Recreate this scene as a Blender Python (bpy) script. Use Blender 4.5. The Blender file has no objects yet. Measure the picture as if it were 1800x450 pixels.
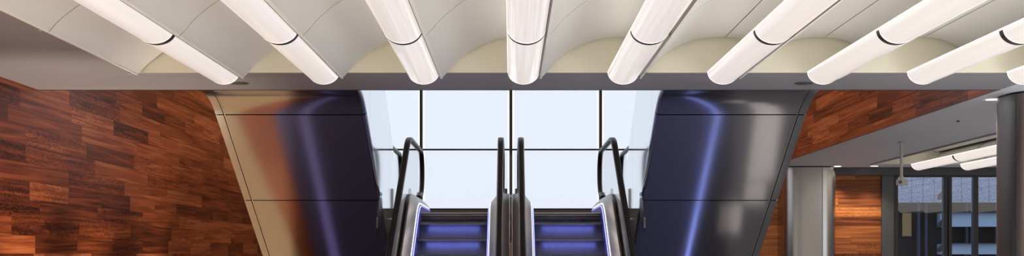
import bpy, bmesh, math, random
from mathutils import Vector
PI = math.pi
random.seed(7)
S = bpy.context.scene
COL = S.collection

# ---------------------------------------------------------------- camera, world, exposure
F = 2270.0                                   # focal length in pixels of the 1800 px wide frame
cam_d = bpy.data.cameras.new('camera'); cam = bpy.data.objects.new('camera', cam_d); COL.objects.link(cam)
cam.location = (0, 0, 0); cam.rotation_euler = (PI/2, 0, 0)
cam_d.sensor_width = 36; cam_d.lens = F/1800*36
cam_d.shift_x = 2/1800; cam_d.shift_y = 221/1800
cam_d.clip_end = 300
S.camera = cam
S.view_settings.view_transform = 'Standard'; S.view_settings.look = 'None'
S.view_settings.exposure = 0.0; S.view_settings.gamma = 1.0; S.view_settings.use_curve_mapping = False
W = bpy.data.worlds.new('sky'); S.world = W; W.use_nodes = True
W.node_tree.nodes['Background'].inputs[0].default_value = (0.66, 0.78, 1.0, 1)
W.node_tree.nodes['Background'].inputs[1].default_value = 1.15

TUBE = 0.93        # emission of the opal diffusers
ADDED_GLOW = 1.9      # emission of unseen glow strips added on top of each luminaire
SCREEN = 0.95      # emission of the opal glass wall
VOID_GLOW = 18.0     # emission of the unseen strips added over the escalator void
BLUE = 4.2

def area(name, loc, rot, sx, sy, watts, col):
    d = bpy.data.lights.new(name, 'AREA'); d.shape = 'RECTANGLE'; d.size = sx; d.size_y = sy; d.energy = watts; d.color = col
    o = bpy.data.objects.new(name, d); COL.objects.link(o); o.location = loc; o.rotation_euler = rot; return o
# added unseen area lights, from the right and from the ceiling, brightening the lobby
area('added_side_fill', (21.8, 5.5, .2), (0, PI/2, 0), 2.8, 11, 250, (.82, .90, 1))
area('added_fill_left', (-4.6, 6.0, 1.84), (0, 0, 0), .5, 8, 620, (1, .88, .74))
area('added_fill_right', (7.09, 6.5, 1.84), (0, 0, 0), .5, 10, 1600, (.92, .95, 1))
def spot(name, loc, rot, watts, angle, col):
    d = bpy.data.lights.new(name, 'SPOT'); d.energy = watts; d.spot_size = math.radians(angle); d.spot_blend = .7; d.color = col; d.shadow_soft_size = .06
    o = bpy.data.objects.new(name, d); COL.objects.link(o); o.location = loc; o.rotation_euler = rot; return o
for y_, w_ in ((14.1, 420), (16.6, 260), (19.2, 260)): spot('added_floor_spot', (-4.7, y_, -1.56), (PI, 0, 0), w_, 75, (1, .80, .62))  # added unseen spots that brighten the soffit and timber wall from below
FLOOR, H = -1.6, 1.86          # heights relative to the eye
VOID0, VOID1 = 14.65, 28.0     # escalator void, front and back
XL, XR = -5.36, 5.55           # timber walls
BACK = 27.9
TE = 13.28                     # far end of the vaulted part of the ceiling

# ---------------------------------------------------------------- materials
def nodes(name):
    m = bpy.data.materials.new(name); m.use_nodes = True
    return m, m.node_tree, m.node_tree.nodes['Principled BSDF']
def setp(p, **k):
    for a, b in k.items():
        p.inputs[a.replace('_', ' ')].default_value = b
def rgb(r, g, b):
    f = lambda c: (c/255/12.92) if c/255 <= .04045 else ((c/255+.055)/1.055)**2.4
    return (f(r), f(g), f(b), 1)
def plain(name, col, rough=.5, metal=0., **k):
    m, t, p = nodes(name)
    setp(p, Base_Color=col, Roughness=rough, Metallic=metal, **k)
    # faint unevenness of the finish
    tc = t.nodes.new('ShaderNodeTexCoord'); nz = t.nodes.new('ShaderNodeTexNoise'); mr = t.nodes.new('ShaderNodeMapRange')
    nz.inputs['Scale'].default_value = 3.0; nz.inputs['Detail'].default_value = 3
    t.links.new(tc.outputs['Object'], nz.inputs['Vector']); t.links.new(nz.outputs['Fac'], mr.inputs['Value'])
    mr.inputs['To Min'].default_value = max(.01, rough*.9); mr.inputs['To Max'].default_value = min(1, rough*1.1)
    t.links.new(mr.outputs['Result'], p.inputs['Roughness'])
    return m
def emis(name, col, strength, rough=.5, base=(.8,.8,.8,1), coat=0):
    m, t, p = nodes(name)
    setp(p, Base_Color=base, Roughness=rough, Emission_Color=col, Emission_Strength=strength, Coat_Weight=coat, Coat_Roughness=.06)
    return m
def math_n(t, op, a, b=None):
    n = t.nodes.new('ShaderNodeMath'); n.operation = op
    for i, v in enumerate((a, b)):
        if v is None: continue
        if isinstance(v, (int, float)): n.inputs[i].default_value = v
        else: t.links.new(v, n.inputs[i])
    return n.outputs[0]
def timber(name, axis, ramp, rough=.38, h=.2):
    m, t, p = nodes(name)
    tc = t.nodes.new('ShaderNodeTexCoord'); sp = t.nodes.new('ShaderNodeSeparateXYZ')
    t.links.new(tc.outputs['Object'], sp.inputs[0])
    u, v = sp.outputs[axis], sp.outputs['Z']
    vr = math_n(t, 'DIVIDE', v, h); row = math_n(t, 'FLOOR', vr)
    w1 = t.nodes.new('ShaderNodeTexWhiteNoise'); w1.noise_dimensions = '1D'; t.links.new(row, w1.inputs['W'])
    w2 = t.nodes.new('ShaderNodeTexWhiteNoise'); w2.noise_dimensions = '1D'; t.links.new(math_n(t, 'ADD', row, 53.7), w2.inputs['W'])
    L = math_n(t, 'ADD', math_n(t, 'MULTIPLY', w2.outputs['Value'], 1.2), 1.2)
    ul = math_n(t, 'DIVIDE', math_n(t, 'ADD', u, math_n(t, 'MULTIPLY', w1.outputs['Value'], 9.0)), L)
    idx = math_n(t, 'FLOOR', ul)
    cb = t.nodes.new('ShaderNodeCombineXYZ'); t.links.new(row, cb.inputs[0]); t.links.new(idx, cb.inputs[1])
    wn = t.nodes.new('ShaderNodeTexWhiteNoise'); wn.noise_dimensions = '2D'; t.links.new(cb.outputs[0], wn.inputs['Vector'])
    r = wn.outputs['Value']
    def grain(su, sv, det, dist):
        c = t.nodes.new('ShaderNodeCombineXYZ')
        t.links.new(math_n(t, 'MULTIPLY', u, su), c.inputs[0]); t.links.new(math_n(t, 'MULTIPLY', v, sv), c.inputs[1])
        t.links.new(math_n(t, 'MULTIPLY', r, 40), c.inputs[2])
        n = t.nodes.new('ShaderNodeTexNoise'); n.inputs['Scale'].default_value = 1; n.inputs['Detail'].default_value = det
        n.inputs['Distortion'].default_value = dist; t.links.new(c.outputs[0], n.inputs['Vector'])
        return n.outputs['Fac']
    g1 = grain(.55, 17, 5, .9); g2 = grain(1.6, 75, 3, .3)
    fig = math_n(t, 'SINE', math_n(t, 'MULTIPLY', grain(1.6, 5.5, 2, 1.6), 60))
    fig = math_n(t, 'MULTIPLY', math_n(t, 'MULTIPLY', fig, .10), math_n(t, 'GREATER_THAN', math_n(t, 'FRACT', math_n(t, 'MULTIPLY', r, 7.3)), .6))
    f = math_n(t, 'ADD', math_n(t, 'MULTIPLY', r, .46), math_n(t, 'ADD', math_n(t, 'MULTIPLY', g1, 1.15), math_n(t, 'MULTIPLY', g2, .22)))
    f = math_n(t, 'ADD', math_n(t, 'SUBTRACT', f, .42), fig)
    cr = t.nodes.new('ShaderNodeValToRGB'); t.links.new(f, cr.inputs[0])
    e = cr.color_ramp.elements
    e[0].position = .12; e[0].color = ramp[0]; e[1].position = .92; e[1].color = ramp[-1]
    for i, c in enumerate(ramp[1:-1]):
        x = e.new(.12+.8*(i+1)/(len(ramp)-1)); x.color = c
    # joints between boards
    fv = math_n(t, 'FRACT', vr); fu = math_n(t, 'MULTIPLY', math_n(t, 'FRACT', ul), L)
    j = math_n(t, 'MAXIMUM', math_n(t, 'LESS_THAN', fv, .018), math_n(t, 'LESS_THAN', fu, .006))
    mx = t.nodes.new('ShaderNodeMix'); mx.data_type = 'RGBA'; mx.blend_type = 'MULTIPLY'
    t.links.new(math_n(t, 'MULTIPLY', j, .55), mx.inputs['Factor']); t.links.new(cr.outputs[0], mx.inputs['A'])
    mx.inputs['B'].default_value = (.25, .2, .2, 1)
    t.links.new(mx.outputs['Result'], p.inputs['Base Color'])
    setp(p, Roughness=rough, Specular_IOR_Level=.2)
    return m
def thin_glass(name, tint=(.93,.97,1,1), rough=.0, ior=1.5):
    m, t, p = nodes(name); t.nodes.remove(p)
    out = t.nodes['Material Output']; tr = t.nodes.new('ShaderNodeBsdfTransparent'); gl = t.nodes.new('ShaderNodeBsdfGlossy')
    fr = t.nodes.new('ShaderNodeFresnel'); mx = t.nodes.new('ShaderNodeMixShader')
    tr.inputs[0].default_value = tint; gl.inputs['Roughness'].default_value = rough; fr.inputs[0].default_value = ior
    ge = t.nodes.new('ShaderNodeNewGeometry')     # one reflection per sheet: none on leaving it
    t.links.new(math_n(t, 'MULTIPLY', fr.outputs[0], math_n(t, 'SUBTRACT', 1.0, ge.outputs['Backfacing'])), mx.inputs[0]); t.links.new(tr.outputs[0], mx.inputs[1]); t.links.new(gl.outputs[0], mx.inputs[2])
    t.links.new(mx.outputs[0], out.inputs[0])
    return m
def steel(name, col, rough, aniso=0.0, rot=0.0):
    m, t, p = nodes(name)
    setp(p, Base_Color=col, Metallic=1.0, Roughness=rough, Anisotropic=aniso, Anisotropic_Rotation=rot)
    tc = t.nodes.new('ShaderNodeTexCoord'); mp = t.nodes.new('ShaderNodeMapping'); nz = t.nodes.new('ShaderNodeTexNoise')
    mp.inputs['Scale'].default_value = (120, 1.5, 1.5); nz.inputs['Scale'].default_value = 1.0; nz.inputs['Detail'].default_value = 2
    t.links.new(tc.outputs['Object'], mp.inputs[0]); t.links.new(mp.outputs[0], nz.inputs['Vector'])
    mr = t.nodes.new('ShaderNodeMapRange'); mr.inputs['To Min'].default_value = rough*.85; mr.inputs['To Max'].default_value = rough*1.15
    t.links.new(nz.outputs['Fac'], mr.inputs['Value']); t.links.new(mr.outputs['Result'], p.inputs['Roughness'])
    return m
def speckle(name, a, b, scale, rough=.7):
    m, t, p = nodes(name)
    tc = t.nodes.new('ShaderNodeTexCoord'); nz = t.nodes.new('ShaderNodeTexNoise'); cr = t.nodes.new('ShaderNodeValToRGB')
    nz.inputs['Scale'].default_value = scale; nz.inputs['Detail'].default_value = 4; nz.inputs['Roughness'].default_value = .7
    cr.color_ramp.elements[0].position = .35; cr.color_ramp.elements[1].position = .65
    cr.color_ramp.elements[0].color = a; cr.color_ramp.elements[1].color = b
    t.links.new(tc.outputs['Object'], nz.inputs['Vector']); t.links.new(nz.outputs['Fac'], cr.inputs[0]); t.links.new(cr.outputs[0], p.inputs['Base Color'])
    p.inputs['Roughness'].default_value = rough
    return m

M = {}
WOODR = [(.022,.006,.003,1), (.125,.027,.009,1), (.27,.066,.021,1), (.46,.155,.058,1)]
M['timber_y'] = timber('timber_y', 'Y', WOODR)
M['timber_x'] = timber('timber_x', 'X', [(.06,.016,.006,1), (.20,.058,.018,1), (.36,.120,.032,1), (.52,.21,.07,1)])
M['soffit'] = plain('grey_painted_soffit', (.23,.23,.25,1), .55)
M['soffit_brightened'] = plain('brightened_grey_soffit', (.60,.63,.69,1), .55)  # lighter than the other soffit: light on the right ceiling painted in
M['white'] = plain('satin_white_panel', (.68,.68,.655,1), .45)
M['edge_white'] = plain('white_edge_strip', (.82,.82,.80,1), .4)
M['cream'] = plain('cream_plaster', (.80,.775,.63,1), .6)
M['dark'] = plain('black_joint', (.012,.011,.011,1), .6)
M['bronze'] = plain('dark_bronze', (.08,.065,.05,1), .4, .6)
M['tube'] = emis('opal_diffuser', (1, .905, .84, 1), TUBE, .3, (.12,.12,.12,1), .5)
t_ = M['tube'].node_tree; tc_ = t_.nodes.new('ShaderNodeTexCoord'); mp_ = t_.nodes.new('ShaderNodeMapping'); nz_ = t_.nodes.new('ShaderNodeTexNoise'); mr_ = t_.nodes.new('ShaderNodeMapRange')
mp_.inputs['Scale'].default_value = (70, .25, 70); nz_.inputs['Scale'].default_value = 1; nz_.inputs['Detail'].default_value = 3       # lengthwise prismatic lines
mr_.inputs['To Min'].default_value = TUBE*.88; mr_.inputs['To Max'].default_value = TUBE*1.10
t_.links.new(tc_.outputs['Object'], mp_.inputs[0]); t_.links.new(mp_.outputs[0], nz_.inputs['Vector']); t_.links.new(nz_.outputs['Fac'], mr_.inputs['Value']); t_.links.new(mr_.outputs['Result'], t_.nodes['Principled BSDF'].inputs['Emission Strength'])
M['rim'] = emis('diffuser_edge', (1, .95, .88, 1), 1.25, .3)
M['fill_glow'] = emis('added_glow_strip', (1, .92, .82, 1), ADDED_GLOW)
M['steel'] = steel('brushed_steel', (.54,.545,.58,1), .15)
M['steel_dark'] = steel('dark_brushed_steel', (.34,.33,.33,1), .3)
M['mirror'] = steel('polished_steel', (.72,.74,.78,1), .07)
M['deck'] = steel('deck_steel', (.23,.205,.20,1), .33)
M['chrome'] = steel('bright_edge', (.85,.82,.78,1), .15)
M['rubber'] = plain('black_rubber', (.010,.010,.011,1), .38, Specular_IOR_Level=.22)
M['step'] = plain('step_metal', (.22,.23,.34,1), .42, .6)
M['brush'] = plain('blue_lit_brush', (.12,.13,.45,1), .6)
M['led'] = emis('white_led', (.80,.82,1,1), 1.5)
M['blue'] = emis('blue_led', (.29,.35,1,1), BLUE)
M['blue_dim'] = emis('blue_led_dim', (.10,.13,1,1), 4.0)
M['bluestreak'] = emis('added_blue_streak', (.28,.36,1,1), 4.0)
M['bluestreak_dim'] = emis('added_blue_streak_dim', (.14,.18,1,1), .22)
M['screen'] = emis('lit_opal_glass', (.82,.895,1,1), SCREEN, .35, (.03,.03,.03,1))
M['screen_edge'] = emis('lit_opal_glass_edge', (.93,.97,1,1), 1.15)
M['frame'] = plain('dark_frame', (.03,.028,.027,1), .35, .5)
M['graphite'] = plain('graphite_panel', (.07,.07,.075,1), .4, .3)
M['base'] = plain('grey_base', (.13,.12,.11,1), .4, .5)
M['glass'] = thin_glass('clear_glass')
M['glass_bal'] = thin_glass('balustrade_glass', (.97,.985,1,1))
M['acrylic'] = thin_glass('acrylic', (.70,.72,.88,1))  # violet tint stands in for blue light caught at the guard edges
M['facade_glass'] = thin_glass('facade_glass', (.86,.91,.96,1), 0, 2.2)
M['floor_tan'] = plain('tan_reflect_tone', (.74,.50,.26,1), .6, Specular_IOR_Level=.15)  # unseen floor tones from here, picked for streaks reflected in the overhead steel
M['floor_orange'] = timber('floor_orange', 'Y', [(.38,.10,.03,1), (.52,.15,.05,1), (.60,.19,.07,1)])
M['floor_dark'] = plain('dark_reflect_tone', (.18,.19,.34,1), .6, Specular_IOR_Level=.15)
M['floor_deep'] = plain('deep_reflect_tone', (.07,.07,.085,1), .6, Specular_IOR_Level=.15)
M['floor_mid'] = plain('mid_reflect_tone', (.13,.13,.14,1), .6, Specular_IOR_Level=.15)
M['floor_outer'] = plain('outer_reflect_tone', (.085,.085,.09,1), .6, Specular_IOR_Level=.15)
M['floor_grey'] = plain('grey_stone', (.60,.57,.54,1), .6, Specular_IOR_Level=.15)
M['plaster'] = plain('warm_white_plaster', (.7,.66,.6,1), .7)
M['brownish'] = plain('warm_grey_plaster', (.34,.27,.24,1), .7)
M['void_fill'] = emis('added_void_glow', (1,.95,.9,1), VOID_GLOW)
M['lens'] = emis('downlight_lens', (1,.93,.8,1), 6.0)
M['trimwhite'] = plain('white_ring', (.8,.78,.75,1), .4)
M['plastic'] = plain('pale_grey_plastic', (.55,.54,.5,1), .4)
M['stone'] = speckle('speckled_blue_stone', (.10,.15,.26,1), (.50,.58,.74,1), 24)
M['spandrel'] = plain('pale_blue_spandrel', (.50,.62,.74,1), .4)
M['window_dark'] = plain('dark_window', (.012,.014,.015,1), .6, Specular_IOR_Level=.1)
M['bracket'] = plain('navy_bracket', (.04,.05,.08,1), .5)
M['pavement'] = speckle('pavement', (.25,.25,.26,1), (.35,.35,.36,1), 4)
M['yellow'] = plain('yellow_blind', (.42,.26,.09,1), .6)

# ---------------------------------------------------------------- geometry helpers
class MB:
    def __init__(s): s.v = []; s.f = []
    def face(s, pts): n = len(s.v); s.v += [tuple(p) for p in pts]; s.f.append(tuple(range(n, n+len(pts)))); return s
    def box(s, x0, x1, y0, y1, z0, z1):
        n = len(s.v)
        s.v += [(x, y, z) for z in (z0, z1) for y in (y0, y1) for x in (x0, x1)]
        s.f += [tuple(n+i for i in q) for q in ((0,2,3,1),(4,5,7,6),(0,1,5,4),(2,6,7,3),(0,4,6,2),(1,3,7,5))]
        return s
    def loft(s, rings, closed=True, caps=True):
        n = len(s.v); k = len(rings[0])
        for r in rings: s.v += [tuple(p) for p in r]
        for i in range(len(rings)-1):
            for j in range(k if closed else k-1):
                a = n+i*k+j; b = n+i*k+(j+1) % k
                s.f.append((a, b, b+k, a+k))
        if caps and closed:
            s.f.append(tuple(n+j for j in reversed(range(k)))); s.f.append(tuple(n+(len(rings)-1)*k+j for j in range(k)))
        return s
    def sweep(s, prof, path, sx=1, closed=True, caps=True):
        """prof (x, offset along the path's normal), path in the YZ plane"""
        rings = []
        for i, (y, z) in enumerate(path):
            a = path[max(0, i-1)]; b = path[min(len(path)-1, i+1)]
            ty, tz = b[0]-a[0], b[1]-a[1]; l = math.hypot(ty, tz) or 1
            ny, nz = -tz/l, ty/l
            rings.append([(sx*u, y+ny*w, z+nz*w) for u, w in prof])
        return s.loft(rings, closed, caps)
    def plate(s, poly, x0, x1, sx=1):
        """polygon in YZ extruded in X"""
        a = [(sx*x0, y, z) for y, z in poly]; b = [(sx*x1, y, z) for y, z in poly]
        return s.loft([a, b])
    def cyl(s, c, r, h0, h1, n=24, r1=None):
        r1 = r if r1 is None else r1
        ring = lambda rr, z: [(c[0]+rr*math.cos(2*PI*i/n), c[1]+rr*math.sin(2*PI*i/n), z) for i in range(n)]
        return s.loft([ring(r, h0), ring(r1, h1)])
    def build(s, name, m, parent=None, smooth=None, bevel=0, recalc=True):
        me = bpy.data.meshes.new(name); me.from_pydata(s.v, [], s.f); me.update()
        if recalc:
            bm = bmesh.new(); bm.from_mesh(me); bmesh.ops.recalc_face_normals(bm, faces=bm.faces); bm.to_mesh(me); bm.free()
        me.materials.append(m)
        if smooth:
            me.shade_smooth(); me.set_sharp_from_angle(angle=math.radians(smooth))
        o = bpy.data.objects.new(name, me); COL.objects.link(o)
        if parent: o.parent = parent; o.matrix_parent_inverse = parent.matrix_world.inverted() if False else parent.matrix_basis.inverted()
        if bevel:
            b = o.modifiers.new('bevel', 'BEVEL'); b.width = bevel; b.segments = 2; b.limit_method = 'ANGLE'
        return o
def tag(o, label, cat, group=None):
    o['label'] = label; o['category'] = cat; o['kind'] = 'thing'
    if group: o['group'] = group
    return o
def struct(o, label=None, cat=None):
    o['kind'] = 'structure'
    if label: o['label'] = label
    if cat: o['category'] = cat
    return o
def empty(name, loc):
    o = bpy.data.objects.new(name, None); COL.objects.link(o); o.location = loc; o.empty_display_size = .1
    return o
def fillet(pts, radii, n=8):
    """polyline in 2D with rounded inner corners"""
    out = [pts[0]]
    for i in range(1, len(pts)-1):
        p, a, b, R = Vector(pts[i]), Vector(pts[i-1]), Vector(pts[i+1]), radii[i-1]
        d1 = (a-p).normalized(); d2 = (b-p).normalized()
        ang = math.acos(max(-1, min(1, d1.dot(d2))))
        if R <= 0 or abs(ang-PI) < 1e-3: out.append(tuple(p)); continue
        tl = R/math.tan(ang/2); c = p+(d1+d2).normalized()*(R/math.sin(ang/2))
        s0 = p+d1*tl-c; s1 = p+d2*tl-c
        a0 = math.atan2(s0.y, s0.x); a1 = math.atan2(s1.y, s1.x)
        da = (a1-a0+PI) % (2*PI)-PI
        out += [(c.x+R*math.cos(a0+da*k/n), c.y+R*math.sin(a0+da*k/n)) for k in range(n+1)]
    out.append(pts[-1]); return out

# ================================================================ the setting
FX = 22.0
struct(MB().box(XL-.2, FX, -5, 36.5, FLOOR-.2, FLOOR).build('floor', M['floor_grey']), 'polished grey stone floor of the lobby', 'floor')
zf = FLOOR+.004
def band(pts, name, m, label):  # unseen floor bands, added to colour the reflections in the overhead steel
    struct(MB().face([(x, y, zf) for x, y in pts]).build(name, M[m], recalc=False), label, 'floor')
band([(XL, 14), (-4.92, 14), (-2.84, 20.5), (XL, 20.5)], 'floor_tan_reflect', 'floor_tan', 'tan floor band along the timber wall, added for the soffit reflections')
band([(-4.92, 14), (-3.77, 14), (-2.82, 20.5), (-2.84, 20.5)], 'floor_orange_reflect', 'floor_orange', 'orange floor band beside the escalators, added for the soffit reflections')
band([(-3.77, 14), (3.0, 14), (2.6, 20.5), (-2.84, 20.5)], 'floor_dark_reflect', 'floor_dark', 'dark floor band under the escalators, added for the soffit reflections')
band([(XL, 20.5), (6.6, 20.5), (6.6, 27.8), (XL, 27.8)], 'floor_rear_reflect', 'floor_deep', 'dark floor band behind the escalators, added for the soffit reflections')
band([(3.0, 14), (3.75, 14), (3.3, 20.5), (2.6, 20.5)], 'floor_mid_reflect', 'floor_mid', 'mid grey floor band right of the escalators, added for the soffit reflections')
band([(3.75, 14), (6.6, 14), (6.6, 20.5), (3.3, 20.5)], 'floor_outer_reflect', 'floor_outer', 'dark grey floor band towards the right column, added for the soffit reflections')
for x0, x1, y0, y1 in ((3.5, 3.95, 16.6, 17.9), (3.5, 3.85, 17.95, 18.3), (3.12, 3.5, 18.3, 18.8)):  # added pale patches, reflected as bright blocks in the right steel soffit
    struct(MB().face([(x0, y0, zf+.003), (x1, y0, zf+.003), (x1, y1, zf+.003), (x0, y1, zf+.003)]).build('floor_patch_reflect', M['floor_grey'], recalc=False), 'pale floor patch added as a bright block in the soffit reflections', 'floor')
struct(MB().box(XL-.2, XL, -5, 36.5, FLOOR, 6.2).build('wall_left', M['timber_y']), 'red brown timber plank wall on the left', 'wall')
struct(MB().box(XR-.003, XR+.2, VOID0, BACK, H+.005, 6.2).build('wall_right', M['timber_y']), 'timber plank wall above the right soffit', 'wall')
struct(MB().box(XL-.2, 8.0, BACK, BACK+.25, FLOOR, 6.2).build('wall_back', M['timber_x']), 'orange timber back wall behind the right column', 'wall')
struct(MB().box(XL-.2, FX, -5.2, -5, FLOOR, 4).build('wall_rear', M['brownish']))
struct(MB().box(FX, FX+.2, -5.2, BACK, FLOOR, 3).build('wall_far_right', M['brownish']))
struct(MB().box(XL, XR, VOID0-.15, VOID0, H+.005, 6.2).build('wall_void', M['plaster']))

Y2S = 1.0
c = MB(); T = .04
for x0, x1, y0, y1 in ((XL, -3.86, -5, TE), (XL, XR, TE, VOID0), (6.72, 7.46, -5, TE)):
    c.box(x0, x1, y0, y1, H, H+T)
struct(c.build('ceiling', M['soffit']), 'flat grey painted ceiling soffit around the curved panels', 'ceiling')
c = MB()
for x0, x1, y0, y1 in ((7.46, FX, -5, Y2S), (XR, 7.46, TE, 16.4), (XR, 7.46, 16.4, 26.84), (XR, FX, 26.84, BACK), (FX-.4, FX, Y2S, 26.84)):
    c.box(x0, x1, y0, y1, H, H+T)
struct(c.build('ceiling_right', M['soffit_brightened']), 'flat grey ceiling under the right timber wall, brightness painted in', 'ceiling')
c = MB()
c.box(-3.86, 6.72, -5, TE+.02, 2.50, 2.54).box(-3.90, -3.86, -5, TE, H+T, 2.54).box(6.72, 6.76, -5, TE, H+T, 2.54)
c.box(-3.86, 6.72, TE-.012, TE, H+.0005, 2.5)
c.box(7.46, FX-.4, Y2S, 26.87, 2.50, 2.54).box(7.42, 7.46, Y2S, 26.84, H+T, 2.54).box(FX-.4, FX-.36, Y2S, 26.84, H+T, 2.54)
c.box(7.46, FX-.4, 26.828, 26.84, H+.0005, 2.5).box(7.46, FX-.4, Y2S-.03, Y2S, H+T, 2.5)
struct(c.build('ceiling_recess', M['cream']), 'cream end walls of the ceiling recess behind the tube lights', 'ceiling')
struct(MB().box(XL, XR, VOID0, BACK, 6.2, 6.3).build('ceiling_void', M['brownish']))
for sx in (-1, 1):
    struct(MB().box(sx*4.5-.35, sx*4.5+.35, 15.2, 27.4, 6.16, 6.19).build('void_fill_strip', M['void_fill']))  # added glowing strips, unseen, lighting the timber walls and the floor below
# thin shadow gap where soffit meets the void edge
struct(MB().box(XL, XR, VOID0, VOID0+.02, H-.004, H+.05).build('trim_1', M['frame']), 'dark trim along the edge of the ceiling opening', 'trim')
struct(MB().box(XR-.007, XR-.003, VOID0+.02, BACK, H, H+.008).build('trim_2', M['frame']), 'dark trim under the right timber wall', 'trim')

# ---- lit opal glass wall at the top of the escalators
LAND = .54
SY = 22.2; PX = 157.5*SY/F
def zpix(y, d): return (446-y)/F*d
def xpix(x, d): return (x-898)/F*d
w1 = struct(empty('window_1', (0, SY, LAND)), 'glowing opal glass wall of framed panes behind the escalators', 'window')
zb, zm, zt = zpix(367, SY), zpix(263, SY), zpix(263, SY)+ (zpix(263, SY)-zpix(367, SY))
rows = [(zb, zm), (zm, zt+.35), (zt+.35, 5.0)]
for i in range(-2, 2):
    for z0, z1 in rows:
        x0, x1 = i*PX, (i+1)*PX
        MB().box(x0+.02, x1-.02, SY+.03, SY+.05, z0+.01, z1-.01).build('pane', M['screen'], w1)
        e = MB(); q = .022
        e.box(x0+.03, x0+.03+q, SY+.025, SY+.03, z0+.02, z1-.02).box(x1-.03-q, x1-.03, SY+.025, SY+.03, z0+.02, z1-.02)
        e.build('pane_edge', M['screen_edge'], w1)
for i in range(-2, 3):
    MB().box(i*PX-.025, i*PX+.025, SY-.06, SY+.06, LAND, 5.05).build('mullion', M['frame'], w1, bevel=.004)
for z in (zm, zt+.35, 5.0):
    MB().box(-2*PX, 2*PX, SY-.015, SY+.055, z-.014, z+.014).build('transom', M['frame'], w1)
MB().box(-2*PX, 2*PX, SY-.03, SY+.06, LAND, zb-.018).build('base_rail', M['base'], w1)
MB().box(-2*PX, 2*PX, SY-.035, SY+.06, zb-.018, zb+.006).build('base_cap', M['frame'], w1)
struct(MB().box(-1.50, 1.50, 17.4, SY+.4, LAND-.35, LAND).box(-3.55, 3.55, 21.2, SY+.4, LAND-.35, LAND).build('floor_landing', M['base']), 'landing slab at the top of the escalators', 'floor')

# ================================================================ vaulted ceiling
SP = 1.018; SEG = 2.56
PROF = [(0,1.80),(.058,1.86),(.10,1.912),(.152,1.966),(.257,2.053),(.363,2.118),(.468,2.166),(.567,2.197),(.696,2.216),(.78,2.221),(.866,2.222)]
CROWN = [(.878,2.222),(.96,2.214),(1.05,2.196),(1.14,2.163),(1.235,2.112)]
GAP = [(1.238,2.13),(1.29,2.10)]
def segs(y1, n, y0):
    out = []; y = y1
    for i in range(n): out.append((y-SEG, y)); y -= SEG
    if y-y0 > .3: out.append((y0, y))
    return out
def shell(prof, x0, y0, y1, th=.018):
    b = MB()
    up = []
    for i, (u, z) in enumerate(prof):
        a = prof[max(0, i-1)]; c = prof[min(len(prof)-1, i+1)]
        l = math.hypot(c[0]-a[0], c[1]-a[1]); up.append((u-(c[1]-a[1])/l*th, z+(c[0]-a[0])/l*th))
    ring = prof+up[::-1]
    return b.loft([[(x0+u, y, z) for u, z in ring] for y in (y0+.012, y1-.012)])
def vault(x0, yend, nseg, ystart, label, group, flat=0):
    t = tag(empty('ceiling_vault', (x0, yend, 1.8)), label, 'ceiling vault', group)
    prof = [(u-flat*(1-u/.866), z) for u, z in [(.04, 1.838), (.06, 1.858)]+PROF[2:]] if flat else PROF
    for y0, y1 in segs(yend-.03, nseg, ystart):
        shell(prof, x0, y0, y1).build('curved_panel', M['white'], t, smooth=25)
        shell(CROWN, x0, y0, y1).build('crown_panel', M['white'], t, smooth=25)
        u, z = prof[0]
        MB().box(x0+u-.014, x0+u+.006, y0+.012, y1-.012, z-.008, z+.008).build('edge_strip', M['edge_white'], t)
        if y0 > ystart+.1:
            for p in (prof, CROWN): shell([(a, b+.020) for a, b in p], x0, y0-.04, y0+.04, .004).build('joint_strip', M['bronze'], t, smooth=25)
    shell([(a, b) for a, b in GAP], x0, ystart, yend-.03, .004).build('shadow_gap', M['dark'], t)
    if not flat: MB().box(x0-.018, x0-.014, ystart, yend-.03, 1.79, 1.86).build('edge_channel', M['bronze'], t)
    return t
def tube(xr, yend, nseg, ystart, label, group):
    """luminaire with its right edge at xr"""
    cx = xr-.022-.16; t = tag(empty('tube_light', (cx, yend, 1.84)), label, 'ceiling light', group)
    def arc(k, z0=1.848, n=20):
        return [(cx+.158*k*math.cos(a), z0-.122*k*math.sin(a)) for a in [PI*i/n for i in range(n+1)]]
    for y0, y1 in segs(yend-.07, nseg, ystart):
        a, c = arc(1), arc(.975)[::-1]
        MB().loft([[(x, y, z) for x, z in a+c] for y in (y0+.045, y1-.045)]).build('diffuser', M['tube'], t, smooth=40)
        r0, r1 = arc(1.006), arc(.97)[::-1]
        MB().loft([[(x, y, z) for x, z in r0+r1] for y in (y1-.056, y1-.044)]).build('rim', M['rim'], t, smooth=40)
        if y0 > ystart+.1 or nseg > 0:
            r0, r1 = arc(1.0), arc(.94)[::-1]
            MB().loft([[(x, y, z) for x, z in r0+r1] for y in (y0-.045, y0+.045)]).build('joint_band', M['bronze'], t, smooth=40)
    MB().box(cx-.155, cx+.155, ystart, yend-.12, 1.850, 1.862).build('tray', M['white'], t)
    MB().box(cx-.12, cx+.06, ystart, yend-.2, 1.864, 1.870).build('added_strip', M['fill_glow'], t)  # unseen glow strip added to brighten the curved panels
    for s in (-1, 1):
        MB().box(cx+s*.1595-.002, cx+s*.1595+.002, ystart, yend-.115, 1.842, 1.856).build('edge_rail', M['rim'] if s < 0 else M['bronze'], t)
    return t
ORD = ['first', 'second', 'third', 'fourth', 'fifth', 'sixth', 'seventh', 'eighth', 'ninth']
X0 = .31; Y0 = -2.08
for k in range(-4, 6):
    i = k+3
    if k == -4: lb = 'curved white ceiling panel at the left end of the ceiling recess, against flat soffit'
    elif k == 5: lb = 'curved white ceiling panel at the right end of the recess, beyond the ninth tube light'
    else: lb = f'curved white ceiling panel rising between the {ORD[i]} and {ORD[i+1]} tube lights from the left'
    vault(X0+SP*k, TE, 2, Y0, lb, 'curved ceiling panels over the lobby', .11 if k == -4 else 0)
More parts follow.
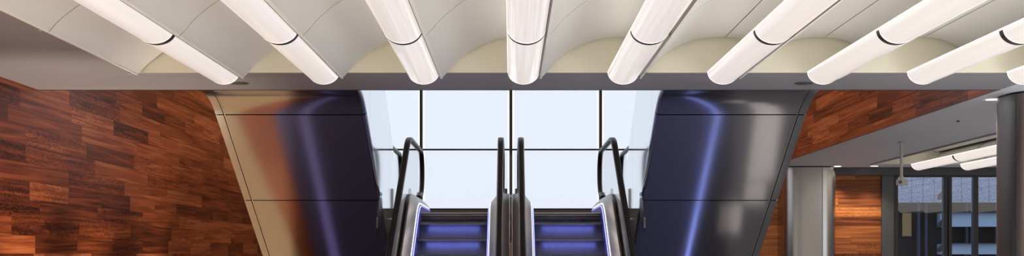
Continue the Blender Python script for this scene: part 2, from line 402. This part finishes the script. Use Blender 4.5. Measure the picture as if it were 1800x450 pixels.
for k in range(-3, 6):
    i = k+3
    extra = {0: ', nearest the timber wall', 3: ', above the middle mullion', 8: ', above the near column'}.get(i, '')
    tube(X0+SP*k, TE, 2, Y0, f'{ORD[i]} half-round tube light from the left of the curved ceiling{extra}', 'tube lights of the lobby ceiling')
X2, Y2 = 7.60, 26.82
for k, lb in enumerate(('curved white panel of the far ceiling recess, beside flat grey soffit near the glass doors',
                        'curved white panel of the far ceiling recess, between its two tube lights',
                        'curved white panel of the far ceiling recess, right of both its tube lights')):
    vault(X2+SP*k, Y2, 3, Y2S+.1, lb, 'curved panels of the far ceiling recess', .18 if k == 0 else 0)
for k, lb in enumerate(('left one of the two small far tube lights above the glass doors', 'right one of two small far tube lights above the glass doors, beside the near column')):
    tube(X2+SP*(k+1), Y2, 3, Y2S+.1, lb, 'far tube lights above the glass doors')

for k in range(3, 13):      # further rows, seen as reflections in the glass doors
    vault(X2+SP*k, Y2, 3, Y2S+.1, 'curved white panel of the far recess, seen only mirrored in the glass doors', 'far recess panels mirrored in the doors')
    tube(X2+SP*k, Y2, 3, Y2S+.1, 'tube light of the far recess, seen only mirrored in the glass doors', 'far tube lights mirrored in the doors')
# ================================================================ escalators going up, in the middle
TAN = math.tan(PI/6)
def nose(y): return min(LAND, TAN*y-9.395)
YB = (FLOOR+9.395)/TAN; YT = (LAND+9.395)/TAN
def line_path(dz, ztop, y_end, Rt=1.3, Rb=1.0, y_start=12.2):
    zb_ = FLOOR+dz+ (ztop-LAND-dz)
    yt = (ztop-dz+9.395)/TAN; yb = (zb_-dz+9.395)/TAN
    return fillet([(y_start, zb_), (yb, zb_), (yt, ztop), (y_end, ztop)], [Rb, Rt], 10)
def offset_path(path, o):
    r = []
    for i, (y, z) in enumerate(path):
        a = path[max(0, i-1)]; b = path[min(len(path)-1, i+1)]
        l = math.hypot(b[0]-a[0], b[1]-a[1]); r.append((y-(b[1]-a[1])/l*o, z+(b[0]-a[0])/l*o))
    return r
def handrail_prof(w=.082, h=.05, n=14):
    return [(w/2*math.copysign(abs(math.cos(a))**.6, math.cos(a)), h/2*math.copysign(abs(math.sin(a))**.6, math.sin(a))) for a in [2*PI*i/n for i in range(n)]]
def step_mesh(xc, y0, z, rise, hw=.448, nr=46):
    """one step: ribbed tread and ribbed curved riser, nose at y0"""
    prof = [(y0+.40, z)]                                        # (y, z) back to nose, down the riser
    prof += [(y0+.004, z), (y0, z-.004), (y0, z-.034), (y0+.010, z-.036), (y0+.014, z-.020), (y0+.115, z-.020)]
    for i in range(1, 9):
        a = i/8; prof.append((y0+.118-.100*a**1.3, z-.020-a*(rise-.020)))
    rings = []
    dx = 2*hw/nr
    for i in range(nr):
        for f, o in ((0, 0), (.5, 0), (.58, .011), (.92, .011)):
            x = xc-hw+dx*(i+f); r = []
            for j, (y, zz) in enumerate(prof):
                a = prof[max(0, j-1)]; b = prof[min(len(prof)-1, j+1)]
                l = math.hypot(b[0]-a[0], b[1]-a[1])
                oo = 0 if 3 <= j <= 6 else o
                # push the groove inward (towards +y / down)
                r.append((x, y+(-(b[1]-a[1])/l)*oo, zz+((b[0]-a[0])/l)*oo))
            rings.append(r)
    mb = MB(); mb.loft(rings, closed=False)
    return mb
def escalator(xc, label):
    t = tag(empty('escalator', (xc, 12.4, FLOOR)), label, 'escalator', 'escalators rising to the lit glass wall')
    # steps, from the landing down
    sp_ = [(17.32, LAND, .12), (17.0, .42, .22)]
    y, z = 16.63, .205
    while z > FLOOR+.25:
        sp_.append((y, z, .215)); y -= .3724; z -= .215
    for y, z, rise in sp_:
        st = step_mesh(xc, y, z, rise).build('step', M['step'], t, recalc=False)
        MB().box(xc-.448, xc+.448, y-.004, y-.0005, z-.016, z-.002).build('nose_shade', M['graphite'], st)  # dark strip standing in for the shade at each step nose
        if z < LAND: MB().box(xc-.34, xc+.34, y+.022, y+.056, z-.031, z-.024).build('step_light', M['blue'], st)
    MB().box(xc-.45, xc+.45, 17.315, 17.325, LAND, LAND+.012).build('comb_edge', M['chrome'], t)
    MB().box(xc-.45, xc+.45, 17.33, 18.9, LAND, LAND+.012).build('comb_plate', M['deck'], t)
    dk = line_path(.15, LAND+.15, 19.35)
    for s in (-1, 1):
        X = lambda u: xc+s*u
        def sw(prof, path, name, m, smooth=40, **k):
            return MB().sweep([(X(u), w) for u, w in prof], path, **k).build(name, m, t, smooth=smooth)
        sw([(.452, -.30), (.462, -.30), (.462, -.05), (.452, -.05)], dk, 'skirt', M['brush'])
        sw([(.454, -.048), (.464, -.048), (.464, -.044), (.454, -.044)], dk, 'brush_light', M['blue_dim'])
        sw([(.473, -.011), (.4805, -.011), (.483, .001), (.477, .001)], dk, 'light_strip', M['led'])
        sw([(.465, -.042), (.481, -.042), (.488, .006), (.492, .012), (.575, .118), (.586, .125), (.600, .125), (.600, -.12), (.465, -.12)], dk, 'inner_deck', M['deck'])
        sw([(.601, .085), (.645, .085), (.645, -.12), (.601, -.12)], dk, 'glass_channel', M['rubber'])
        sw([(.646, .118), (.655, .125), (.735, .125), (.748, .112), (.748, -.12), (.646, -.12)], dk, 'outer_deck', M['deck'])
        # handrail with the newel turn at the top
        hr = line_path(.95, 1.56, 19.62, 1.1)
        r = .33; cy, cz = hr[-1][0], hr[-1][1]-r
        full = hr+[(cy+r*math.sin(a), cz+r*math.cos(a)) for a in [PI*i/16 for i in range(1, 17)]]+[(cy-.25, cz-r), (cy-.45, cz-r-.06)]
        # bottom newel
        y0, z0 = full[0]; r2 = .33
        full = [(y0+.3, z0-2*r2)]+[(y0-r2*math.sin(a), z0-r2+r2*math.cos(a)) for a in [PI-PI*i/12 for i in range(0, 12)]]+full
        hp = handrail_prof()
        MB().sweep([(X(.62)+u, w) for u, w in hp], full).build('handrail', M['rubber'], t, smooth=50)
        gp = [p for p in offset_path(full[1:], -.03)][:-2]
        low = [p for p in offset_path(dk, .05)]
        poly = gp+[p for p in reversed(low) if y0 < p[0] < 19.3]
        MB().plate(poly, X(.614), X(.626)).build('glass_panel', M['glass_bal'], t)
        # outer side cladding of the truss
        lowc = offset_path(dk, -.12)
        poly = lowc+[(19.35, LAND-.5), (18.2, LAND-.5), (14.6, FLOOR), (12.2, FLOOR)]
        MB().plate(poly, X(.735), X(.748)).build('side_panel', M['steel_dark'], t)
        # rounded cap closing the deck on the landing
        MB().loft([[(X(u), y, LAND+w) for u, w in ((.463, 0), (.463, .155), (.58, .275), (.748, .275), (.748, 0))] for y in (19.352, 19.40)]).build('deck_end', M['chrome'], t, bevel=.012)
    return t
XC = .755
escalator(-XC, 'left one of the two blue-lit escalators rising to the glowing glass wall')
escalator(XC, 'right one of the two blue-lit escalators rising to the glowing glass wall')

# ================================================================ escalators overhead, seen from below
def soffit_pt(y):
    R = 1.49; ya = VOID0+R*.5
    if y <= ya:
        a = math.asin(max(0, (y-VOID0))/R); return H-R*(1-math.cos(a))
    return H-R*(1-math.cos(PI/6))-TAN*(y-ya)
def soffit_path(ya, yb, n): return [(ya+(yb-ya)*i/n, soffit_pt(ya+(yb-ya)*i/n)) for i in range(n+1)]
def overhead(sx, label, lg):
    t = tag(empty('overhead_escalator', (sx*2.6, VOID0+.02, H)), label, 'escalator', 'steel-clad escalators overhead')
    rin = .05; q = [(1.72+rin-rin*math.cos(a), rin-rin*math.sin(a)) for a in [PI/2*i/6 for i in range(7)]]   # from the side face round to the soffit
    def pan(ya, yb, n):
        prof = [(3.405, 0), (3.405, .02)]+[(1.745, .02), (1.72, rin)]+q[1:]
        return MB().sweep(prof, soffit_path(ya, yb, n), sx)
    y_a, y_b, y_c, y_d = VOID0+.012, 15.40, 17.05, 18.72
    g = .009
    for i, (a, c_, n) in enumerate(((y_a, y_b-g, 14), (y_b+g, y_c-g, 6), (y_c+g, y_d-g, 6))):
        pan(a, c_, n).build('soffit_panel', M['steel'], t, smooth=35)
        MB().sweep([(3.43, 0), (3.52, 0), (3.525, .02), (3.43, .02)], soffit_path(a, c_, n), sx).build('edge_panel', M['steel'], t, smooth=35)
    whole = soffit_path(y_a, 20.2, 40)
    MB().sweep([(1.75, .022), (3.50, .022), (3.50, .06), (1.75, .06)], whole, sx).build('backing', M['dark'], t, smooth=35)
    MB().sweep([(3.406, -.004), (3.416, -.004), (3.416, .03), (3.406, .03)], soffit_path(y_a, y_d, 30), sx).build('bright_bead', M['chrome'], t, smooth=35)
    MB().plate([(y_d, soffit_pt(y_d)), (20.2, soffit_pt(20.2)), (21.2, soffit_pt(20.2)), (21.2, LAND-.3), (18.6, LAND-.3)], 1.76, 3.5, sx).build('lower_casing', M['steel_dark'], t)
    # mirror-polished inner side
    top = lambda y: 2.24-TAN*(y-17.67)
    def side(ya, yb, ytop_a, ytop_b):
        bot = [(y, z+.05) for y, z in soffit_path(ya, yb, 10)]
        return MB().plate(bot+[(ytop_b, top(ytop_b)), (ytop_a, top(ytop_a))], 1.721, 1.735, sx)
    side(y_a, 15.75, y_a, 15.85).build('side_panel', M['mirror'], t)
    side(15.756, 18.2, 15.856, 18.3).build('side_panel', M['mirror'], t)
    bot = [(y, z+.05) for y, z in soffit_path(18.206, 19.3, 6)]
    MB().plate(bot+[(19.35, LAND), (19.32, 1.27), (18.95, top(18.95)), (18.306, top(18.306))], 1.721, 1.735, sx).build('side_panel', M['mirror'], t)
    # outer side
    bot = [(y, z+.03) for y, z in soffit_path(y_a, 20.2, 24)]
    MB().plate(bot+[(20.2, LAND+.2)]+[(y_a, top(y_a)-.9)], 3.49, 3.515, sx).build('outer_panel', M['steel_dark'], t)
    tr = [(y, z+.95) for y, z in soffit_path(y_a, 19.2, 16)]
    MB().sweep([(1.75, 0), (3.48, 0), (3.48, .03), (1.75, .03)], tr, sx).build('step_band', M['steel_dark'], t)
    # handrails and glass
    hz = 1.60
    for X in (1.80, 3.40):
        yk = 17.67+(2.24-.12-hz)/TAN
        p = fillet([(y_a, top(y_a)-.12), (yk, hz), (20.75, hz)], [1.2], 10)
        r = .33
        newel = [(20.75+r*math.sin(a), hz-r+r*math.cos(a)) for a in [PI*i/14 for i in range(1, 15)]]
        MB().sweep([(X+u, w) for u, w in handrail_prof()], p+newel+[(20.4, hz-2*r-.03)], sx).build('handrail', M['rubber'], t, smooth=50)
        MB().plate(p+newel+[(20.4, LAND+.1), (19.36, LAND+.1)]+[(y, z+1.0) for y, z in reversed(soffit_path(y_a, 18.6, 8))], X-.006, X+.006, sx).build('glass_panel', M['glass_bal'], t)
        MB().box(sx*(X-.05), sx*(X+.05), 19.36, 21.1, LAND, LAND+.16).build('base_rail', M['deck'], t)
    return t
overhead(-1, 'steel-clad underside of the overhead escalator next to the left timber wall', -1)
overhead(1, 'steel-clad underside of the overhead escalator in front of the right column', 1)

# ---- clear guards, posts
def guard(sx, label):
    y0, y1, z1, z0 = 16.35, 16.92, .80, .27
    poly = fillet([(y0+.25, z1), (y0, z1-.32), (y0, z0), (y0+.16, z0), (y1, z1-.25), (y1, z1)], [.1, .07, .07, .1], 5)
    o = MB().plate(poly, 1.685, 1.702, sx).build('safety_guard', M['acrylic'], bevel=.003)
    tag(o, label, 'guard', 'clear guards beside the overhead escalators')
    c_ = MB().plate([(y0, z1-.34), (y0+.006, z1-.34), (y0+.006, z0+.06), (y0, z0+.06)], 1.684, 1.703, sx).build('polished_edge', M['mirror'], o)
    return o
guard(-1, 'clear acrylic guard hanging beside the left overhead escalator')
guard(1, 'clear acrylic guard hanging beside the right overhead escalator')
for x, lb in ((-1.58, 'small grey post behind the leftmost glass balustrade'), (-.078, 'small grey post behind the middle handrails, left of the glass wall mullion'),
              (.088, 'small grey post behind the middle handrails, right of the glass wall mullion'), (1.58, 'small grey post behind the rightmost glass balustrade')):
    t = tag(empty('sensor_post', (x, 20.2, LAND)), lb, 'post', 'small posts on the upper landing')
    prof = [(.024, 0), (.024, .46)]+[(.024*math.cos(a), .46+.024*math.sin(a)) for a in [PI/2*i/5 for i in range(1, 5)]]+[(.001, .484)]
    MB().loft([[(x+r*math.cos(2*PI*i/14), 20.2+r*math.sin(2*PI*i/14), LAND+z) for i in range(14)] for r, z in prof]).build('rod', M['graphite'], t, smooth=40)
    MB().cyl((x, 20.2), .04, LAND, LAND+.015, 20, .036).build('foot_plate', M['chrome'], t, smooth=30)
t = tag(empty('infill_panel', (0, 18.6, LAND)), 'clear upright panel closing the gap between the two middle handrails', 'panel')
MB().box(-.085, .085, 18.6, 18.608, LAND+.29, 1.44).build('sheet', M['glass_bal'], t, bevel=.002)
MB().box(-.085, .085, 18.59, 18.618, LAND+.281, LAND+.30).build('clamp', M['chrome'], t)

# ================================================================ columns, back wall, glass doors on the right
def column(name, cx, cy, a, b_, seams, label, m='steel_col'):
    t = struct(empty(name, (cx, cy, FLOOR)), label, 'column')
    n = 72; ex = .62
    pt = lambda k, q: (cx+k*a*math.copysign(abs(math.cos(q))**ex, math.cos(q)), cy+k*b_*math.copysign(abs(math.sin(q))**ex, math.sin(q)))
    cuts = sorted(seams)
    for i, s0 in enumerate(cuts):
        s1 = cuts[(i+1) % len(cuts)]
        if s1 <= s0: s1 += 2*PI
        qs = [s0+.008+(s1-s0-.016)*j/40 for j in range(41)]
        ring = [pt(1, q) for q in qs]+[pt(.97, q) for q in reversed(qs)]
        MB().loft([[(x, y, z) for x, y in ring] for z in (FLOOR, H-.025)]).build('cladding', M[m], t, smooth=40)
    MB().loft([[(x, y, z) for x, y in [pt(.965, 2*PI*j/n) for j in range(n)]] for z in (FLOOR, H)]).build('core', M['dark'], t, smooth=40)
    return t
M['steel_near'] = steel('near_column_steel', (.27,.265,.26,1), .42)
M['steel_col'] = steel('column_steel', (.46,.44,.41,1), .24)
column('column_far', 6.36, 27.85, .60, .48, [-PI/2+.24, PI/2], 'wide rounded steel column beside the orange timber wall')
column('column_near', 6.38, 15.12, .62, .50, [-PI*.86, PI/2], 'near rounded dark steel column at the right edge of the picture', 'steel_near')

# header over doors and timber
struct(MB().box(6.9, FX, BACK-.10, BACK, 1.69, H).build('trim_3', M['steel_hdr'] if 'steel_hdr' in M else M['graphite'], bevel=.006), 'dark metal header over the timber wall and glass doors', 'trim')
xa, xb, xc_ = xpix(1549, BACK), xpix(1570, BACK), xpix(1578, BACK)
struct(MB().box(xa, xb, BACK-.06, BACK+.25, FLOOR, 1.69).build('trim_4', M['graphite'], bevel=.004), 'grey metal panel between timber wall and glass doors', 'trim')
win = struct(empty('window_2', (10.5, BACK, FLOOR)), 'tall dark framed glass doors on the right looking out to a building', 'window')
MB().box(xb+.004, xc_, BACK-.03, BACK+.2, FLOOR, 1.69).build('frame', M['frame'], win)
edges = [(1658.4, 1664), (1666.6, 1672.3), (1710.7, 1718.8), (1800, 1808)]
px0 = xc_
for i, (p, q) in enumerate(edges):
    a, c_ = xpix(p, BACK), xpix(q, BACK)
    MB().box(a, c_, BACK-.04, BACK+.12, FLOOR, 1.69).build('mullion', M['frame'], win, bevel=.004)
    if a-px0 > .06:
        MB().box(px0, a, BACK+.02, BACK+.03, FLOOR+.08, 1.66).build('pane', M['facade_glass'], win)
        MB().box(px0, a, BACK-.02, BACK+.08, 1.655, 1.69).build('head_rail', M['frame'], win)
    px0 = c_
MB().box(px0, FX, BACK+.02, BACK+.03, FLOOR+.08, 1.66).build('pane', M['facade_glass'], win)

# ---- building across the street
BY = 37.0
bd = tag(empty('building', (13, BY, FLOOR)), 'blue grey stone office building seen through the glass doors', 'building')
def bx(p, q): return xpix(p, BY), xpix(q, BY)
zz = lambda y: zpix(y, BY)
MB().box(6, 20, BY, BY+3, zz(356), 4.6).build('stone_wall', M['stone'], bd)
MB().box(6, 20, BY+.25, BY+3, FLOOR, zz(356)).build('window_band', M['window_dark'], bd)
for y0, y1 in ((398.5, 375), (447, 429), (496, 478)):
    MB().box(xpix(1652, BY), 20, BY-.05, BY+.3, zz(y0), zz(y1)).build('spandrel', M['spandrel'], bd)
    MB().box(xpix(1652, BY), 20, BY-.16, BY+.3, zz(y1), zz(y1)+.03).build('ledge', M['graphite'], bd)
for x in (1615, 1628, 1700, 1708, 1752):
    a = xpix(x, BY); MB().box(a, a+.07, BY+.1, BY+.26, FLOOR, zz(356)).build('mullion', M['bracket'], bd)
for x in (1602, 1622, 1642, 1690, 1738, 1775):
    a = xpix(x, BY); MB().box(a, a+.012, BY-.004, BY, zz(356), 4.6).build('stone_joint', M['graphite'], bd)
MB().box(xpix(1590, BY), xpix(1606, BY), BY+.2, BY+.25, zz(415), zz(374)).build('blind', M['yellow'], bd)
for yb_ in (343, 392, 436):
    a = xpix(1648, 31); c_ = xpix(1664, 31); z0 = zpix(yb_+6, 31); z1 = zpix(yb_-10, 31)
    MB().loft([[(a, y, z0), (a+.07, y, z0-.03), (c_, y, z1-.05), (c_, y, z1+.06), (a+.02, y, z0+.08)] for y in (31, 31.06)]).build('bracket', M['bracket'], bd)
MB().box(xpix(1661, 31.1), xpix(1665, 31.1), 31.07, 31.16, FLOOR, 2.6).build('post', M['bracket'], bd)
struct(MB().box(-8, 40, 36.5, 80, FLOOR-.2, FLOOR).build('ground', M['pavement']))

# ================================================================ small ceiling fittings
def downlight(x, y, label, power, group='recessed downlights in the right ceiling', r=.075):
    t = tag(empty('downlight', (x, y, H)), label, 'downlight', group)
    n = 28
    ring = lambda rr, z: [(x+rr*math.cos(2*PI*i/n), y+rr*math.sin(2*PI*i/n), z) for i in range(n)]
    MB().loft([ring(r, H-.004), ring(r+.03, H-.003), ring(r+.035, H), ring(r, H)][:3]+[ring(r, H+.01)], caps=False).build('trim_ring', M['trimwhite'], t, smooth=40)
    MB().cyl((x, y), r, H-.006, H-.002, n).build('lens', M['lens'], t)
    ld = bpy.data.lights.new('downlight_beam', 'SPOT'); ld.energy = power; ld.color = (1, .88, .72); ld.spot_size = math.radians(100); ld.spot_blend = .8; ld.shadow_soft_size = .05
    lo = bpy.data.objects.new('downlight_beam', ld); COL.objects.link(lo); lo.location = (0, 0, -.03); lo.parent = t
    return t
downlight(xpix(1472, 27.45), 27.45, 'small bright downlight beside the far steel column', 150)
downlight(xpix(1537, 27.35), 27.35, 'small bright downlight above the orange timber wall and graphite panel', 150)
downlight(xpix(1744, 15.55), 15.55, 'bright downlight in the grey ceiling beside the near column', 260, r=.072)
for x, y, lb in ((-2.96, 14.07, 'dark round speaker in the soffit beside the end of the first tube light'), (3.19, 14.07, 'dark round speaker in the soffit beside the end of the seventh tube light')):
    t = tag(empty('ceiling_speaker', (x, y, H)), lb, 'speaker', 'dark round speakers in the soffit')
    MB().cyl((x, y), .098, H-.008, H-.001, 32, .104).build('ring', M['graphite'], t, smooth=30)
    MB().cyl((x, y), .088, H-.011, H-.008, 32).build('grille', M['graphite'], t, smooth=30)
# pole with a small device
sx_, sy_ = xpix(1584.5, 21.4), 21.4
t = tag(empty('ceiling_sensor', (sx_, sy_, H)), 'pale grey sensor on a thin pole hanging from the right ceiling', 'sensor')
MB().cyl((sx_, sy_), .062, H-.012, H, 24, .055).build('ceiling_plate', M['plastic'], t, smooth=30)
MB().cyl((sx_, sy_), .024, 1.26, H-.012, 18).build('pole', M['plastic'], t, smooth=30)
MB().cyl((sx_, sy_), .034, 1.235, 1.285, 18).build('clamp', M['plastic'], t, smooth=30)
MB().box(sx_-.075, sx_+.10, sy_-.05, sy_+.06, 1.135, 1.235).build('housing', M['plastic'], t, bevel=.012)
lens = MB(); n = 20
lens.loft([[(sx_-.035+.026*math.cos(2*PI*i/n), y, 1.185+.026*math.sin(2*PI*i/n)) for i in range(n)] for y in (sy_-.05, sy_-.068)]).build('eye', M['graphite'], t, smooth=30)
x, y = xpix(1684, 18.05), 18.05
tag(MB().cyl((x, y), .02, H-.02, H, 16, .024).build('ceiling_detector', M['graphite'], smooth=30), 'tiny dark detector on the right grey ceiling', 'detector')
for xp, d, lb in ((70, 1.86*F/(446-52), 'tiny bracket under the left soffit edge, nearer the frame corner'), (228, 1.86*F/(446-128.5), 'tiny bracket under the left soffit edge, near the recess corner')):
    x = xpix(xp, d)
    tag(MB().box(x-.012, x+.012, d-.02, d+.02, H-.012, H).build('ceiling_clip', M['plastic'], bevel=.004), lb, 'clip', 'clips along the left recess edge')
# added unseen blue lines beside the escalators, reflected as streaks in the overhead steel
for sx, hw, lb in ((-1, .07, 'blue glowing line left of the escalators, added for its soffit reflection'), (1, .013, 'blue glowing line right of the escalators, added for its soffit reflection')):
    o = MB(); o.loft([[(sx*x0-hw, y, FLOOR+.004), (sx*x0+hw, y, FLOOR+.004), (sx*x0+hw, y, FLOOR+.012), (sx*x0-hw, y, FLOOR+.012)] for x0, y in ((2.98, 15.5), (2.62, 20))])
    tag(o.build('added_blue_line', M['bluestreak' if sx > 0 else 'bluestreak_dim']), lb, 'added light line', 'blue lines added for the soffit reflections')
